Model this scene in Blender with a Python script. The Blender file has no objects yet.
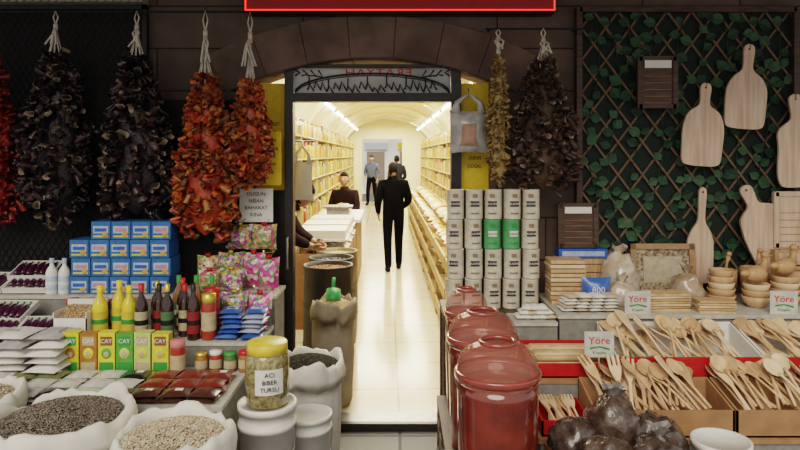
import bpy, math, random
from mathutils import Vector, Matrix, noise
R=random.Random(11)
pi=math.pi
# ---------------- materials ----------------
_mc={}
def M(name,col,rough=.6,metal=0,var=.12,scale=25,bump=0,trans=0,es=0,coat=0,stretch=None,col2=None,alpha=1,ior=1.45,detail=3,spec=.5):
    if name in _mc: return _mc[name]
    m=bpy.data.materials.new(name); m.use_nodes=True; nt=m.node_tree; b=nt.nodes['Principled BSDF']
    b.inputs['Roughness'].default_value=rough; b.inputs['Metallic'].default_value=metal; b.inputs['Specular IOR Level'].default_value=spec
    b.inputs['Transmission Weight'].default_value=trans; b.inputs['Coat Weight'].default_value=coat
    b.inputs['IOR'].default_value=ior; b.inputs['Alpha'].default_value=alpha
    c1=tuple(col)+(1,); c2=tuple(col2)+(1,) if col2 else tuple(max(0,x*(1-var*2)) for x in col)+(1,)
    tc=nt.nodes.new('ShaderNodeTexCoord'); mp=nt.nodes.new('ShaderNodeMapping'); nz=nt.nodes.new('ShaderNodeTexNoise')
    nz.inputs['Scale'].default_value=scale; nz.inputs['Detail'].default_value=detail
    if stretch: mp.inputs['Scale'].default_value=stretch
    nt.links.new(tc.outputs['Object'],mp.inputs[0]); nt.links.new(mp.outputs[0],nz.inputs['Vector'])
    mr=nt.nodes.new('ShaderNodeMapRange'); mr.inputs[1].default_value=.35; mr.inputs[2].default_value=.65
    nt.links.new(nz.outputs[0],mr.inputs[0])
    mx=nt.nodes.new('ShaderNodeMix'); mx.data_type='RGBA'; mx.inputs[6].default_value=c1; mx.inputs[7].default_value=c2
    nt.links.new(mr.outputs[0],mx.inputs[0]); nt.links.new(mx.outputs[2],b.inputs['Base Color'])
    if bump:
        bp=nt.nodes.new('ShaderNodeBump'); bp.inputs['Strength'].default_value=bump; bp.inputs['Distance'].default_value=.01
        nt.links.new(nz.outputs[0],bp.inputs['Height']); nt.links.new(bp.outputs[0],b.inputs['Normal'])
    if es:
        b.inputs['Emission Color'].default_value=c1; b.inputs['Emission Strength'].default_value=es
    _mc[name]=m; return m
def Mbrick(name,c1,c2,mort,scale,bw,rh,ms,rough,bump=.4,plane='XZ'):
    m=bpy.data.materials.new(name); m.use_nodes=True; nt=m.node_tree; b=nt.nodes['Principled BSDF']
    b.inputs['Roughness'].default_value=rough
    tc=nt.nodes.new('ShaderNodeTexCoord'); sx=nt.nodes.new('ShaderNodeSeparateXYZ'); cx=nt.nodes.new('ShaderNodeCombineXYZ')
    nt.links.new(tc.outputs['Object'],sx.inputs[0])
    nt.links.new(sx.outputs['X'],cx.inputs[0]); nt.links.new(sx.outputs['Z' if plane=='XZ' else 'Y'],cx.inputs[1])
    br=nt.nodes.new('ShaderNodeTexBrick'); br.inputs['Scale'].default_value=scale
    br.inputs['Color1'].default_value=(*c1,1); br.inputs['Color2'].default_value=(*c2,1); br.inputs['Mortar'].default_value=(*mort,1)
    br.inputs['Mortar Size'].default_value=ms; br.inputs['Brick Width'].default_value=bw; br.inputs['Row Height'].default_value=rh
    if plane!='XZ': br.offset=0
    nt.links.new(cx.outputs[0],br.inputs['Vector'])
    nz=nt.nodes.new('ShaderNodeTexNoise'); nz.inputs['Scale'].default_value=9; nz.inputs['Detail'].default_value=6
    nt.links.new(tc.outputs['Object'],nz.inputs['Vector'])
    mx=nt.nodes.new('ShaderNodeMix'); mx.data_type='RGBA'; mx.blend_type='MULTIPLY'; mx.inputs[0].default_value=.5 if plane=='XZ' else .2
    nt.links.new(br.outputs[0],mx.inputs[6]); nt.links.new(nz.outputs[0],mx.inputs[7]); nt.links.new(mx.outputs[2],b.inputs['Base Color'])
    bp=nt.nodes.new('ShaderNodeBump'); bp.inputs['Strength'].default_value=bump; bp.inputs['Distance'].default_value=.01
    nt.links.new((nz if plane=='XZ' else br).outputs[0],bp.inputs['Height']); nt.links.new(bp.outputs[0],b.inputs['Normal'])
    return m
def Mcandy(name,scale,sat_cols,rough=.3):
    m=bpy.data.materials.new(name); m.use_nodes=True; nt=m.node_tree; b=nt.nodes['Principled BSDF']
    b.inputs['Roughness'].default_value=rough; b.inputs['Coat Weight'].default_value=.6
    tc=nt.nodes.new('ShaderNodeTexCoord'); v=nt.nodes.new('ShaderNodeTexVoronoi'); v.inputs['Scale'].default_value=scale
    nt.links.new(tc.outputs['Object'],v.inputs['Vector'])
    s=nt.nodes.new('ShaderNodeSeparateColor'); nt.links.new(v.outputs['Color'],s.inputs[0])
    r=nt.nodes.new('ShaderNodeValToRGB'); r.color_ramp.interpolation='CONSTANT'
    n=len(sat_cols); e=r.color_ramp.elements
    e[0].color=(*sat_cols[0],1); e[1].position=1/n; e[1].color=(*sat_cols[1],1)
    for i in range(2,n):
        x=e.new(i/n); x.color=(*sat_cols[i],1)
    nt.links.new(s.outputs[0],r.inputs[0]); nt.links.new(r.outputs[0],b.inputs['Base Color'])
    bp=nt.nodes.new('ShaderNodeBump'); bp.inputs['Strength'].default_value=.8; bp.inputs['Distance'].default_value=.01
    nt.links.new(v.outputs['Distance'],bp.inputs['Height']); nt.links.new(bp.outputs[0],b.inputs['Normal'])
    return m
# ---------------- mesh builder ----------------
T=Matrix.Translation
def RX(a): return Matrix.Rotation(a,4,'X')
def RY(a): return Matrix.Rotation(a,4,'Y')
def RZ(a): return Matrix.Rotation(a,4,'Z')
def S(x,y,z): return Matrix.Diagonal((x,y,z,1))
_tc={}
def text_mesh(s,size,ext,sp=1.0):
    k=(s,size,ext,sp)
    if k in _tc: return _tc[k]
    cu=bpy.data.curves.new('t','FONT'); cu.body=s; cu.size=size; cu.extrude=ext; cu.align_x='CENTER'; cu.align_y='CENTER'; cu.resolution_u=2; cu.space_character=sp
    r=curve_data(cu); _tc[k]=r; return r
def curve_data(cu):
    ob=bpy.data.objects.new('t',cu); bpy.context.collection.objects.link(ob)
    dg=bpy.context.evaluated_depsgraph_get(); me=bpy.data.meshes.new_from_object(ob.evaluated_get(dg))
    r=([v.co.copy() for v in me.vertices],[tuple(p.vertices) for p in me.polygons])
    bpy.data.objects.remove(ob); bpy.data.meshes.remove(me); return r
def lathe_t(prof,seg=20,wob=None):
    vs=[];fs=[];n=len(prof)
    for i,(r,z) in enumerate(prof):
        for j in range(seg):
            a=2*pi*j/seg; rr=r; zz=z
            if wob: rr,zz=wob(r,z,a)
            vs.append(Vector((rr*math.cos(a),rr*math.sin(a),zz)))
    for i in range(n-1):
        for j in range(seg):
            k=(j+1)%seg
            fs.append((i*seg+j,i*seg+k,(i+1)*seg+k,(i+1)*seg+j))
    return vs,fs
def ell_t(seg=10,rings=6):
    prof=[(math.sin(pi*i/rings)+1e-5,-math.cos(pi*i/rings)) for i in range(rings+1)]
    return lathe_t(prof,seg)
ELL=ell_t(); ELLH=ell_t(18,12)
OCT=([Vector(v) for v in ((1,0,0),(-1,0,0),(0,1,0),(0,-1,0),(0,0,1),(0,0,-1))],[(0,2,4),(2,1,4),(1,3,4),(3,0,4),(2,0,5),(1,2,5),(3,1,5),(0,3,5)])
def pillow_t(n=8,p=3,wr=.12,seed=0):
    vs=[];fs=[]
    for side in (1,-1):
        for i in range(n+1):
            for j in range(n+1):
                u=2*i/n-1; v=2*j/n-1
                h=(1-abs(u)**p)*(1-abs(v)**p)
                h*=1+wr*2*noise.noise(Vector((u*2.3+seed,v*2.3,side*3.1)))
                vs.append(Vector((u*.5*(1-.07*(1-v*v)*abs(u)),v*.5*(1-.07*(1-u*u)*abs(v)),side*h*.5)))
    for s in (0,1):
        o=s*(n+1)**2
        for i in range(n):
            for j in range(n):
                a=o+i*(n+1)+j; q=(a,a+n+1,a+n+2,a+1)
                fs.append(q if s==0 else q[::-1])
    return vs,fs
PIL=[pillow_t(seed=k*5.7) for k in range(4)]
class MB:
    def __init__(s): s.v=[];s.f=[];s.mi=[];s.sm=[];s.mats=[]
    def add(s,t,mat,X=None,smooth=True):
        if mat not in s.mats: s.mats.append(mat)
        k=s.mats.index(mat); o=len(s.v)
        vs,fs=t
        if X is None: s.v.extend(v.to_tuple() for v in vs)
        else: s.v.extend((X@v).to_tuple() for v in vs)
        s.f.extend(tuple(i+o for i in f) for f in fs); s.mi.extend([k]*len(fs)); s.sm.extend([smooth]*len(fs))
        return s
    def box(s,c,d,mat,X=None):
        x,y,z=[q/2 for q in d]; c=Vector(c)
        vs=[c+Vector((a*x,b*y,e*z)) for a in(-1,1) for b in(-1,1) for e in(-1,1)]
        fs=[(0,1,3,2),(4,6,7,5),(0,4,5,1),(2,3,7,6),(0,2,6,4),(1,5,7,3)]
        return s.add((vs,fs),mat,X,False)
    def bx(s,x0,x1,y0,y1,z0,z1,mat,X=None):
        return s.box(((x0+x1)/2,(y0+y1)/2,(z0+z1)/2),(x1-x0,y1-y0,z1-z0),mat,X)
    def lathe(s,prof,mat,X=None,seg=20,wob=None,smooth=True): return s.add(lathe_t(prof,seg,wob),mat,X,smooth)
    def ell(s,c,r,mat,X=None,hi=False):
        Y=T(c)@S(*r); 
        return s.add(ELLH if hi else ELL,mat,(X@Y) if X else Y)
    def tube(s,pts,r,mat,seg=6,X=None):
        pts=[Vector(p) for p in pts]; rs=r if isinstance(r,(list,tuple)) else [r]*len(pts)
        vs=[];fs=[]
        for i,p in enumerate(pts):
            d=(pts[min(i+1,len(pts)-1)]-pts[max(i-1,0)]).normalized()
            a=d.orthogonal().normalized() if i==0 else (a-d*a.dot(d)).normalized()
            b=d.cross(a)
            for j in range(seg):
                t=2*pi*j/seg; vs.append(p+(a*math.cos(t)+b*math.sin(t))*rs[i])
        for i in range(len(pts)-1):
            for j in range(seg):
                k=(j+1)%seg; fs.append((i*seg+j,i*seg+k,(i+1)*seg+k,(i+1)*seg+j))
        fs.append(tuple(range(seg))[::-1]); fs.append(tuple(range((len(pts)-1)*seg,len(pts)*seg)))
        return s.add((vs,fs),mat,X)
    def text(s,txt,size,mat,X,ext=.0008,sp=1.0): return s.add(text_mesh(txt,size,ext,sp),mat,X,False)
    def shape(s,loops,ext,mat,X,bev=.002):
        cu=bpy.data.curves.new('c','CURVE'); cu.dimensions='2D'; cu.fill_mode='BOTH'; cu.extrude=ext; cu.bevel_depth=bev
        for L in loops:
            sp=cu.splines.new('POLY'); sp.points.add(len(L)-1); sp.use_cyclic_u=True
            for i,(x,y) in enumerate(L): sp.points[i].co=(x,y,0,1)
        return s.add(curve_data(cu),mat,X,False)
    def build(s,name,loc=(0,0,0),rz=0,bevel=0,rot=None):
        me=bpy.data.meshes.new(name); me.from_pydata(s.v,[],s.f)
        for m in s.mats: me.materials.append(m)
        me.polygons.foreach_set('material_index',s.mi); me.polygons.foreach_set('use_smooth',s.sm); me.update()
        ob=bpy.data.objects.new(name,me); bpy.context.collection.objects.link(ob)
        ob.location=loc; ob.rotation_euler=rot or (0,0,rz)
        if bevel:
            b=ob.modifiers.new('b','BEVEL'); b.width=bevel; b.segments=2; b.limit_method='ANGLE'
        return ob
FR=RX(pi/2)
# ---------------- palette ----------------
white=M('white_plastic',(.72,.70,.65),.35,var=.04)
paper=M('white_paper',(.72,.70,.64),.7,var=.03)
black=M('black_paint',(.012,.012,.013),.45)
ink=M('ink_black',(.02,.02,.02),.6)
red=M('red_plastic',(.50,.02,.02),.35)
redink=M('red_print',(.6,.03,.03),.5)
greenink=M('green_print',(.05,.3,.06),.5)
yellow=M('yellow_panel',(.85,.58,.03),.5,var=.05)
blue=M('blue_print',(.03,.12,.5),.4)
wood=M('pale_wood',(.58,.36,.18),.5,var=.15,scale=6,stretch=(14,2,2),col2=(.40,.23,.11),bump=.1)
wood2=M('spoon_wood',(.64,.43,.25),.5,scale=8,stretch=(3,3,1),col2=(.48,.29,.15),bump=.05)
board=M('board_wood',(.64,.48,.36),.5,scale=3,stretch=(12,1,1),col2=(.48,.33,.23),bump=.08)
darkwood=M('dark_wood',(.09,.05,.03),.5,scale=8,stretch=(1,1,10),col2=(.04,.022,.014),bump=.1)
cardboard=M('cardboard',(.36,.19,.09),.8,scale=12)
steel=M('steel',(.35,.35,.34),.35,metal=.9)
string=M('cotton_string',(.6,.56,.47),.9)
glass=M('clear_plastic',(.95,.95,.95),.08,trans=1,ior=1.2,var=0)
stone=Mbrick('facade_stone',(.19,.135,.105),(.14,.10,.078),(.03,.022,.018),1,.62,.27,.005,.85)
stonev=M('voussoir_stone',(.17,.12,.092),.85,scale=5,col2=(.10,.072,.057),bump=.4,detail=8)
# ================= ROOM SHELL =================
g=MB(); pav=Mbrick('paving',(.2,.2,.19),(.16,.155,.15),(.06,.06,.06),1,.5,.5,.01,.7,plane='XY')
g.bx(-12,12,-5,4.1,-.1,-.0,pav); g.bx(-12,12,24.2,45,-.1,0,pav); g.build('ground')
acx,R0,zc=-.18,2.0,.37
def zin(x): return zc+math.sqrt(R0*R0-(x-acx)**2)
XL,XR=-.94,.58
w=MB()
w.bx(-5,XL,4.1,4.4,0,4.2,stone); w.bx(XR,5,4.1,4.4,0,4.2,stone)
n=20
for i in range(n):
    x0=XL+(XR-XL)*i/n; x1=XL+(XR-XL)*(i+1)/n
    vs=[Vector(p) for p in ((x0,4.1,zin(x0)),(x1,4.1,zin(x1)),(x1,4.1,4.2),(x0,4.1,4.2),(x0,4.4,zin(x0)),(x1,4.4,zin(x1)),(x1,4.4,4.2),(x0,4.4,4.2))]
    w.add((vs,[(0,1,2,3),(5,4,7,6),(0,4,5,1)]),stone,None,False)
w.build('wall_front')
cn=MB(); cnm=M('added_canopy_cloth',(.30,.27,.22),.85)  # canopy above the view, added to shade the wall
cn.add(([Vector(p) for p in ((-5,4.1,3.5),(5,4.1,3.5),(5,2.3,3.15),(-5,2.3,3.15),(-5,4.1,3.53),(5,4.1,3.53),(5,2.3,3.18),(-5,2.3,3.18))],[(0,3,2,1),(4,5,6,7),(3,7,6,2),(0,4,7,3),(1,2,6,5)]),cnm,None,False)
cn.bx(-5,5,2.28,2.31,2.98,3.18,cnm)
for k in range(6): cn.tube([(-4.5+k*1.8,4.1,3.2),(-4.5+k*1.8,2.4,3.14)],.015,steel)
cn.build('added_shade_canopy')
a=MB(); N=7; A=math.radians(27.5)
for i in range(N):
    t0=-A+2*A*i/N+.0008; t1=-A+2*A*(i+1)/N-.0008; vs=[];K=6
    for y in (4.085,4.099):
        for k in range(K+1):
            t=t0+(t1-t0)*k/K
            for rr in (R0+.003,R0+.27): vs.append(Vector((acx+rr*math.sin(t),y,zc+rr*math.cos(t))))
    fs=[];o=2*(K+1)
    for k in range(K):
        b0=2*k; fs+=[(b0,b0+2,b0+3,b0+1),(b0,b0+o,b0+2+o,b0+2),(b0+1,b0+3,b0+3+o,b0+1+o)]
    fs+=[(0,1,1+o,o),(2*K,2*K+o,2*K+1+o,2*K+1)]
    a.add((vs,fs),stonev,None,False)
a.build('trim_arch',bevel=.002)
frm=M('door_frame_paint',(.022,.018,.016),.35,var=.2)
d=MB()
d.bx(-.745,-.69,4.14,4.24,.03,2.33,frm); d.bx(.33,.395,4.14,4.24,.03,2.33,frm)
d.bx(-.69,.33,4.14,4.24,2.095,2.15,frm); d.bx(-.69,.33,4.14,4.24,2.315,2.335,frm)
d.bx(-.69,.33,4.1,4.3,0,.03,steel)
d.bx(-.75,.40,4.06,4.1,0,.05,frm)
for x in(-.72,.36):
    d.tube([(x,4.13,1.02),(x,4.10,1.02),(x,4.10,1.22),(x,4.13,1.22)],.009,steel)
d.build('door_frame',bevel=.003)
tr=MB(); fros=M('frosted_glass',(.46,.46,.44),.3,var=.25,scale=3)
tr.bx(-.689,.329,4.18,4.19,2.151,2.314,fros)
tr.text('ERATYAH',.075,redink,T((-.14,4.176,2.285))@FR@S(-1.25,.9,1),sp=1.1)
ar=[]
for k in range(17):
    t=pi*k/16; ar.append((-.18+.50*math.cos(t),4.172,2.155+.125*math.sin(t)))
tr.tube(ar,.006,ink,5); tr.tube([(x,y,z-.014) for x,y,z in ar[1:-1]],.003,ink,5)
for k in range(20):
    x=-.60+k*.042
    zb=2.172+.012*math.sin(k*1.7)
    tr.tube([(x,4.17,zb),(x+.012,4.17,zb+.025+R.random()*.035),(x+.03,4.17,zb+.01),(x+.042,4.17,zb-.008)],.0045,ink,5)
    if k%3==0: tr.tube([(x+.01,4.17,zb+.02),(x+.01,4.17,zb+.085)],.004,ink,5)
for sg in (1,-1):
    for k in range(4): tr.tube([(-.18+sg*(.50-.05*k),4.171,2.30),(-.18+sg*(.47-.05*k),4.171,2.285-.01*k),(-.18+sg*(.50-.04*k),4.171,2.265)],.005,ink,5)
tr.build('transom_sign')
for nm,x0,x1 in (('side_panel',XL,-.746),('side_panel',.396,XR)):
    p=MB(); zt=min(zin(x0),zin(x1))-.002
    p.bx(x0+.002,x1-.001,4.2,4.22,1.52,zt,yellow); p.bx(x0+.002,x1-.001,4.19,4.23,0,1.52,frm)
    for k in range(6): p.text(('BAHARAT','KURUYEMIS','LOKUM','CAY','SABUN','DOGAL')[k],.035,ink,T(((x0+x1)/2,4.198,1.95-k*.055))@FR@S(.75,1,1))
    p.build(nm)
wm=MB(); wir=M('dark_wire',(.06,.06,.06),.5,metal=.4)
bk=M('dark_backing',(.014,.012,.012),.8)
wm.bx(-2.98,-1.60,4.075,4.085,1.0,2.70,bk)
x0,x1,z0,z1=-2.96,-1.62,1.02,2.68
for sgn in (1,-1):
    c=-3.2
    while c<3.2:
        P=[]
        for z in (z0,z1): P.append((-2.29+c+sgn*(z-1.85)*.6,z))
        (xa,za),(xb,zb)=P
        def clip(x): return max(x0,min(x1,x))
        if xa!=xb:
            ca,cb=clip(xa),clip(xb)
            if abs(ca-cb)>.01:
                f=lambda x:za+(x-xa)/(xb-xa)*(zb-za)
                wm.tube([(ca,4.066+.003*sgn,f(ca)),(cb,4.066+.003*sgn,f(cb))],.0022,wir,4)
        c+=.045
for q in ((-2.98,-2.95,1,2.70),(-1.63,-1.60,1,2.70),(-2.98,-1.6,1,1.03),(-2.98,-1.6,2.67,2.70)): wm.bx(q[0],q[1],4.055,4.09,q[2],q[3],black)
for x in (-2.97,-1.62): wm.bx(x-.01,x+.01,4.065,4.09,0,1.0,black)
wm.build('wire_mesh_panel')
val=M('beige_valance',(.34,.31,.24),.7)
cv=MB(); cv.bx(-3.0,-1.6,3.98,4.09,2.70,2.8,val)
for k in range(28): cv.tube([(-2.98+k*.05,3.975,2.70),(-2.98+k*.05,3.975,2.8)],.008,val,5)
cv.build('valance')
dc=MB(); dc.bx(-1.595,-.945,4.07,4.095,0,2.1,bk)
for k in range(5): dc.bx(-1.595+k*.13,-1.59+k*.13,4.062,4.07,0,2.1,black)
dc.build('trim_cladding')
rl=MB(); rl.tube([(-3,3.9,2.62),(-.78,3.9,2.62)],.006,black,6)
for x in (-2.7,-1.65,-.85): rl.tube([(x,3.9,2.62),(x,4.06,2.64)],.006,black,6)
rl.build('hanging_rail')
rl=MB(); rl.tube([(.52,3.92,2.52),(1.12,3.92,2.52)],.006,black,6)
for x in (.56,1.1): rl.tube([(x,3.92,2.52),(x,4.1,2.54)],.006,black,6)
rl.build('hanging_rail')
ls=MB(); led=M('red_led',(1,.03,.02),.5,es=3,var=0); ledb=M('led_board',(.14,.006,.006),.4,es=.3,var=0)
LZ=2.63
ls.bx(-.955,.955,3.94,4.09,LZ,LZ+.29,black); ls.bx(-.94,.94,3.935,3.94,LZ+.012,LZ+.278,ledb)
for q in ((-.945,.945,LZ+.006,LZ+.012),(-.945,.945,LZ+.278,LZ+.284),(-.95,-.943,LZ+.006,LZ+.284),(.943,.950,LZ+.006,LZ+.284)): ls.bx(q[0],q[1],3.93,3.936,q[2],q[3],led)
ls.text('SIFALI BITKI BAHARAT',.20,led,T((0,3.93,LZ+.135))@FR@S(.8,1,1),sp=1.0)
ls.build('led_sign')
# ============== CORRIDOR =================
corr=[]
cream=M('vault_plaster',(.86,.79,.58),.7,scale=2,col2=(.80,.74,.51))
XLW,XRW=-1.6,1.5; CXm=(XLW+XRW)/2; HW=(XRW-XLW)/2; Y0,Y1=4.4,24.0; ZS=1.95; RI=1.1
f=MB(); tile=Mbrick('floor_tile',(.84,.72,.52),(.74,.63,.45),(.45,.37,.26),1,.6,.6,.008,.14,bump=.1,plane='XY')
f.bx(XLW-.1,XRW+.1,4.1,Y1+.2,-.1,0,tile); corr.append(f.build('floor'))
for nm,x in (('wall_left',XLW),('wall_right',XRW)):
    q=MB(); s_=-1 if x<0 else 1
    q.bx(min(x,x+s_*.1),max(x,x+s_*.1),Y0,Y1,0,ZS,cream); corr.append(q.build(nm))
c=MB(); K=20; vs=[];fs=[]
for i in range(K+1):
    t=pi*i/K
    for (y) in (Y0-.05,Y1):
        for e in (0,.1): vs.append(Vector((CXm+(HW+e)*math.cos(t),y,ZS+(RI+e)*math.sin(t))))
for i in range(K):
    b=4*i; fs+=[(b,b+4,b+6,b+2),(b+1,b+3,b+7,b+5),(b,b+1,b+5,b+4),(b+2,b+6,b+7,b+3)]
c.add((vs,fs),cream)
for k in range(7):
    y=6.4+k*2.6
    for i in range(K):
        t0,t1=pi*i/K,pi*(i+1)/K; vs=[]
        for yy in (y-.08,y+.08):
            for t in (t0,t1):
                for e in (-.05,.0): vs.append(Vector((CXm+(HW+e)*math.cos(t),yy,ZS+(RI+e)*math.sin(t))))
        c.add((vs,[(0,2,6,4),(0,1,3,2),(4,6,7,5)]),cream,None,False)
corr.append(c.build('ceiling'))
b=MB(); b.bx(XLW,-1.0,Y1,Y1+.15,0,3.1,cream); b.bx(.5,XRW,Y1,Y1+.15,0,3.1,cream); b.bx(-1.0,.5,Y1,Y1+.15,2.35,3.1,cream)
corr.append(b.build('wall_back'))
fb=MB(); fpl=M('far_plaster',(.88,.86,.80),.8,scale=1); fb.bx(-8,8,29,29.3,0,7,fpl)
for k in range(8):
    fb.bx(-6+k*1.5,-5.2+k*1.5,28.95,29,0,1.9,M('far_door',(.30,.24,.18),.5)); fb.bx(-6.1+k*1.5,-5.1+k*1.5,28.9,28.96,2.0,2.3,M('far_sign_%d'%(k%2),((.75,.55,.05),(.55,.6,.65))[k%2]))
fb.build('far_building')
tube_e=M('fluorescent_tube',(1,.93,.75),.5,es=14,var=0)
for x,z in ((-1.15,2.66),(1.05,2.66)):
    for k in range(7):
        l=MB(); y=5.6+k*2.6
        l.bx(-.05,.05,0,2.2,0.02,.05,white); l.tube([(0,.05,.0),(0,2.15,0)],.022,tube_e,8)
        for yy in (.03,2.17): l.bx(-.03,.03,yy-.02,yy+.02,-.02,.04,white)
        l.tube([(0,.4,.05),(0,.4,.08)],.006,steel); l.tube([(0,1.8,.05),(0,1.8,.08)],.006,steel)
        corr.append(l.build('fluorescent_lamp',(x,y,z)))
jarprof=[(0.001,0),(.05,0),(.052,.01),(.052,.10),(.045,.12)]; lidprof=[(.047,.118),(.047,.14),(.001,.141)]
JT=lathe_t(jarprof,9); LT=lathe_t(lidprof,9)
jc=[M('spice_%d'%i,c_,.35,coat=.4) for i,c_ in enumerate([(.75,.42,.04),(.45,.13,.02),(.70,.55,.12),(.22,.30,.04),(.65,.45,.18),(.38,.05,.02),(.72,.68,.5),(.70,.46,.08)])]
lc=[white,M('gold_lid',(.7,.5,.1),.3,metal=.6),M('green_lid',(.05,.3,.08),.4),red,M('brown_lid',(.15,.07,.03),.4)]
shw=M('shelf_white',(.62,.50,.26),.5)
def shelf(side,L):
    s=MB(); dep=.34; n_=int(L/2)+1
    for k in range(n_): s.bx(-dep/2,dep/2,k*2-.015 if k else 0,k*2+.015,0,2.15,shw)
    s.bx(side*(dep/2)-.01,side*(dep/2)+.01,0,L,0,2.15,shw)
    for j in range(7):
        z=.08+j*.32; s.bx(-dep/2,dep/2,0,L,z,z+.02,shw)
        for row in (0,1):
            y=.12
            while y<L-.1:
                if abs((y+1)%2-1)>.07 or j==6:
                    sc=1+R.random()*.55
                    if R.random()<.7:
                        X=T((-side*(.08-row*.16),y,z+.02))@S(.95,.95,sc*1.2)
                        s.add(JT,R.choice(jc),X); s.add(LT,R.choice(lc),X)
                    else: s.box((-side*(.08-row*.15),y,z+.02+.09*sc),(.09,.1,.18*sc),R.choice(jc))
                y+=.118
    return s
corr.append(shelf(-1,16.4).build('jar_shelf',(XLW+.19,6.8,0)))
corr.append(shelf(1,18.0).build('jar_shelf',(XRW-.19,5.2,0)))
for k in range(9):
    s=MB(); cc=M('crate_tan',(.48,.32,.13),.6)
    for z in (.12,.42,.72):
        s.bx(-.26,.26,-.6,.6,z,z+.02,cc); s.bx(-.28,-.26,-.6,.6,z,z+.1,cc)
        for y in (-.6,.58): s.bx(-.26,.26,y,y+.02,z,z+.1,cc)
        for i in range(2):
            for j in range(7):
                s.add(R.choice(PIL),R.choice(jc),T((-.13+i*.2,-.5+j*.16,z+.11))@RZ(R.uniform(-.4,.4))@RX(R.uniform(-.3,.3))@RY(.3)@S(.18,.15,.09))
    for x in (-.25,.25):
        for y in (-.59,.59): s.bx(x-.015,x+.015,y-.015,y+.015,0,.84,cc)
    for j in range(5): s.add(R.choice(PIL),R.choice(jc),T((.05,-.42+j*.21,.92))@RZ(R.uniform(-.4,.4))@S(.26,.2,.12))
    corr.append(s.build('produce_rack',(.72,5.2+k*1.27,0)))
def barrel(r,h,loc,content,col):
    s=MB(); s.lathe([(.001,0),(r*.92,0),(r*.95,.02),(r,.1),(r*1.02,h*.3),(r*1.04,h*.31),(r*1.04,h*.34),(r*1.02,h*.35),(r*1.02,h*.65),(r*1.04,h*.66),(r*1.04,h*.69),(r*1.0,h*.7),(r*.97,h-.03),(r*1.02,h-.02),(r*1.02,h),(r*.93,h),(r*.92,h-.08)],col,seg=24)
    s.lathe([(r*.93,h-.07),(r*.5,h-.04),(.001,h-.03)],content,seg=20)
    for i in range(300):
        t=R.random()*2*pi; q=r*.88*math.sqrt(R.random()); s.add(OCT,content,T((q*math.cos(t),q*math.sin(t),h-.035))@RZ(R.random()*6)@RX(R.random())@S(.014,.011,.009))
    return s.build('storage_barrel',loc)
bd=M('barrel_brown',(.035,.028,.02),.45); bw=M('barrel_olive',(.16,.13,.08),.4)
olive=M('dark_olives',(.03,.025,.02),.25,coat=.4); almond=M('almonds',(.40,.18,.07),.6); chick=M('chickpeas',(.60,.38,.16),.6)
corr.append(barrel(.19,.9,(-.54,5.0,0),almond,bd)); corr.append(barrel(.19,.88,(-.56,5.5,0),olive,bd))
corr.append(barrel(.19,.86,(-.55,6.02,0),chick,bw))
for k in range(3):
    s=MB(); s.bx(-.3,.24,-.25,.25,0,.75,cardboard)
    for j in range(3): s.add(PIL[j],white,T((-.15+.16*j,0,.80))@S(.16,.4,.1))
    s.bx(-.3,.24,-.25,.25,.88,.9,white); s.bx(-.28,.22,-.24,.24,.9,.99,paper)
    for j in range(4): s.tube([(-.24+.14*j,-.2,.75),(-.24+.14*j,-.2,.89)],.012,steel)
    corr.append(s.build('packed_goods_stand',(-.72,6.7+k*.62,0)))
s=MB(); s.bx(-.28,.28,-.75,.75,0,.84,M('counter_wood',(.34,.2,.09),.5,scale=5)); s.bx(-.32,.32,-.8,.8,.84,.88,white)
s.bx(-.15,.15,-.6,-.3,.88,1.02,M('scale_grey',(.3,.3,.3),.4)); s.bx(-.2,.2,-.65,-.25,1.02,1.04,steel)
for j in range(4): s.add(PIL[j%4],R.choice(jc),T((0,0+j*.18,.94))@S(.3,.18,.12))
corr.append(s.build('shop_counter',(-.76,9.45,0)))
def hangbag(name,loc,w_,h_,mat,inner=None,rz=0):
    s=MB(); s.add(PIL[1],mat,T((0,0,-h_*.62))@RX(pi/2)@S(w_,h_*.76,w_*.45))
    for sx in (-1,1):
        s.tube([(sx*w_*.34,0,-h_*.3),(sx*w_*.3,0,-h_*.12),(sx*w_*.08,0,0),(0,0,.01)],[w_*.13,w_*.08,.01,.006],mat,8)
    s.tube([(0,0,0),(0,.0,.03),(0,.03,.05),(0,.05,.045)],.004,steel)
    if inner: s.add(PIL[2],inner,T((0,-w_*.14,-h_*.66))@RX(pi/2)@S(w_*.5,h_*.45,w_*.3))
    return s.build(name,loc,rz)
plas=M('thin_plastic',(.5,.49,.46),.25,coat=.5,bump=.5,scale=14,col2=(.30,.29,.28))
hangbag('plastic_bag',(-.70,4.6,1.80),.15,.38,white)
hb=MB(); hb.tube([(-.90,4.41,1.85),(-.90,4.65,1.85),(-.62,4.65,1.85)],.007,steel); hb.build('bag_hook_rail')
hangbag('plastic_bag',(.43,4.02,2.12),.24,.36,plas,M('peach_cloth',(.45,.28,.2),.8))
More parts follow.
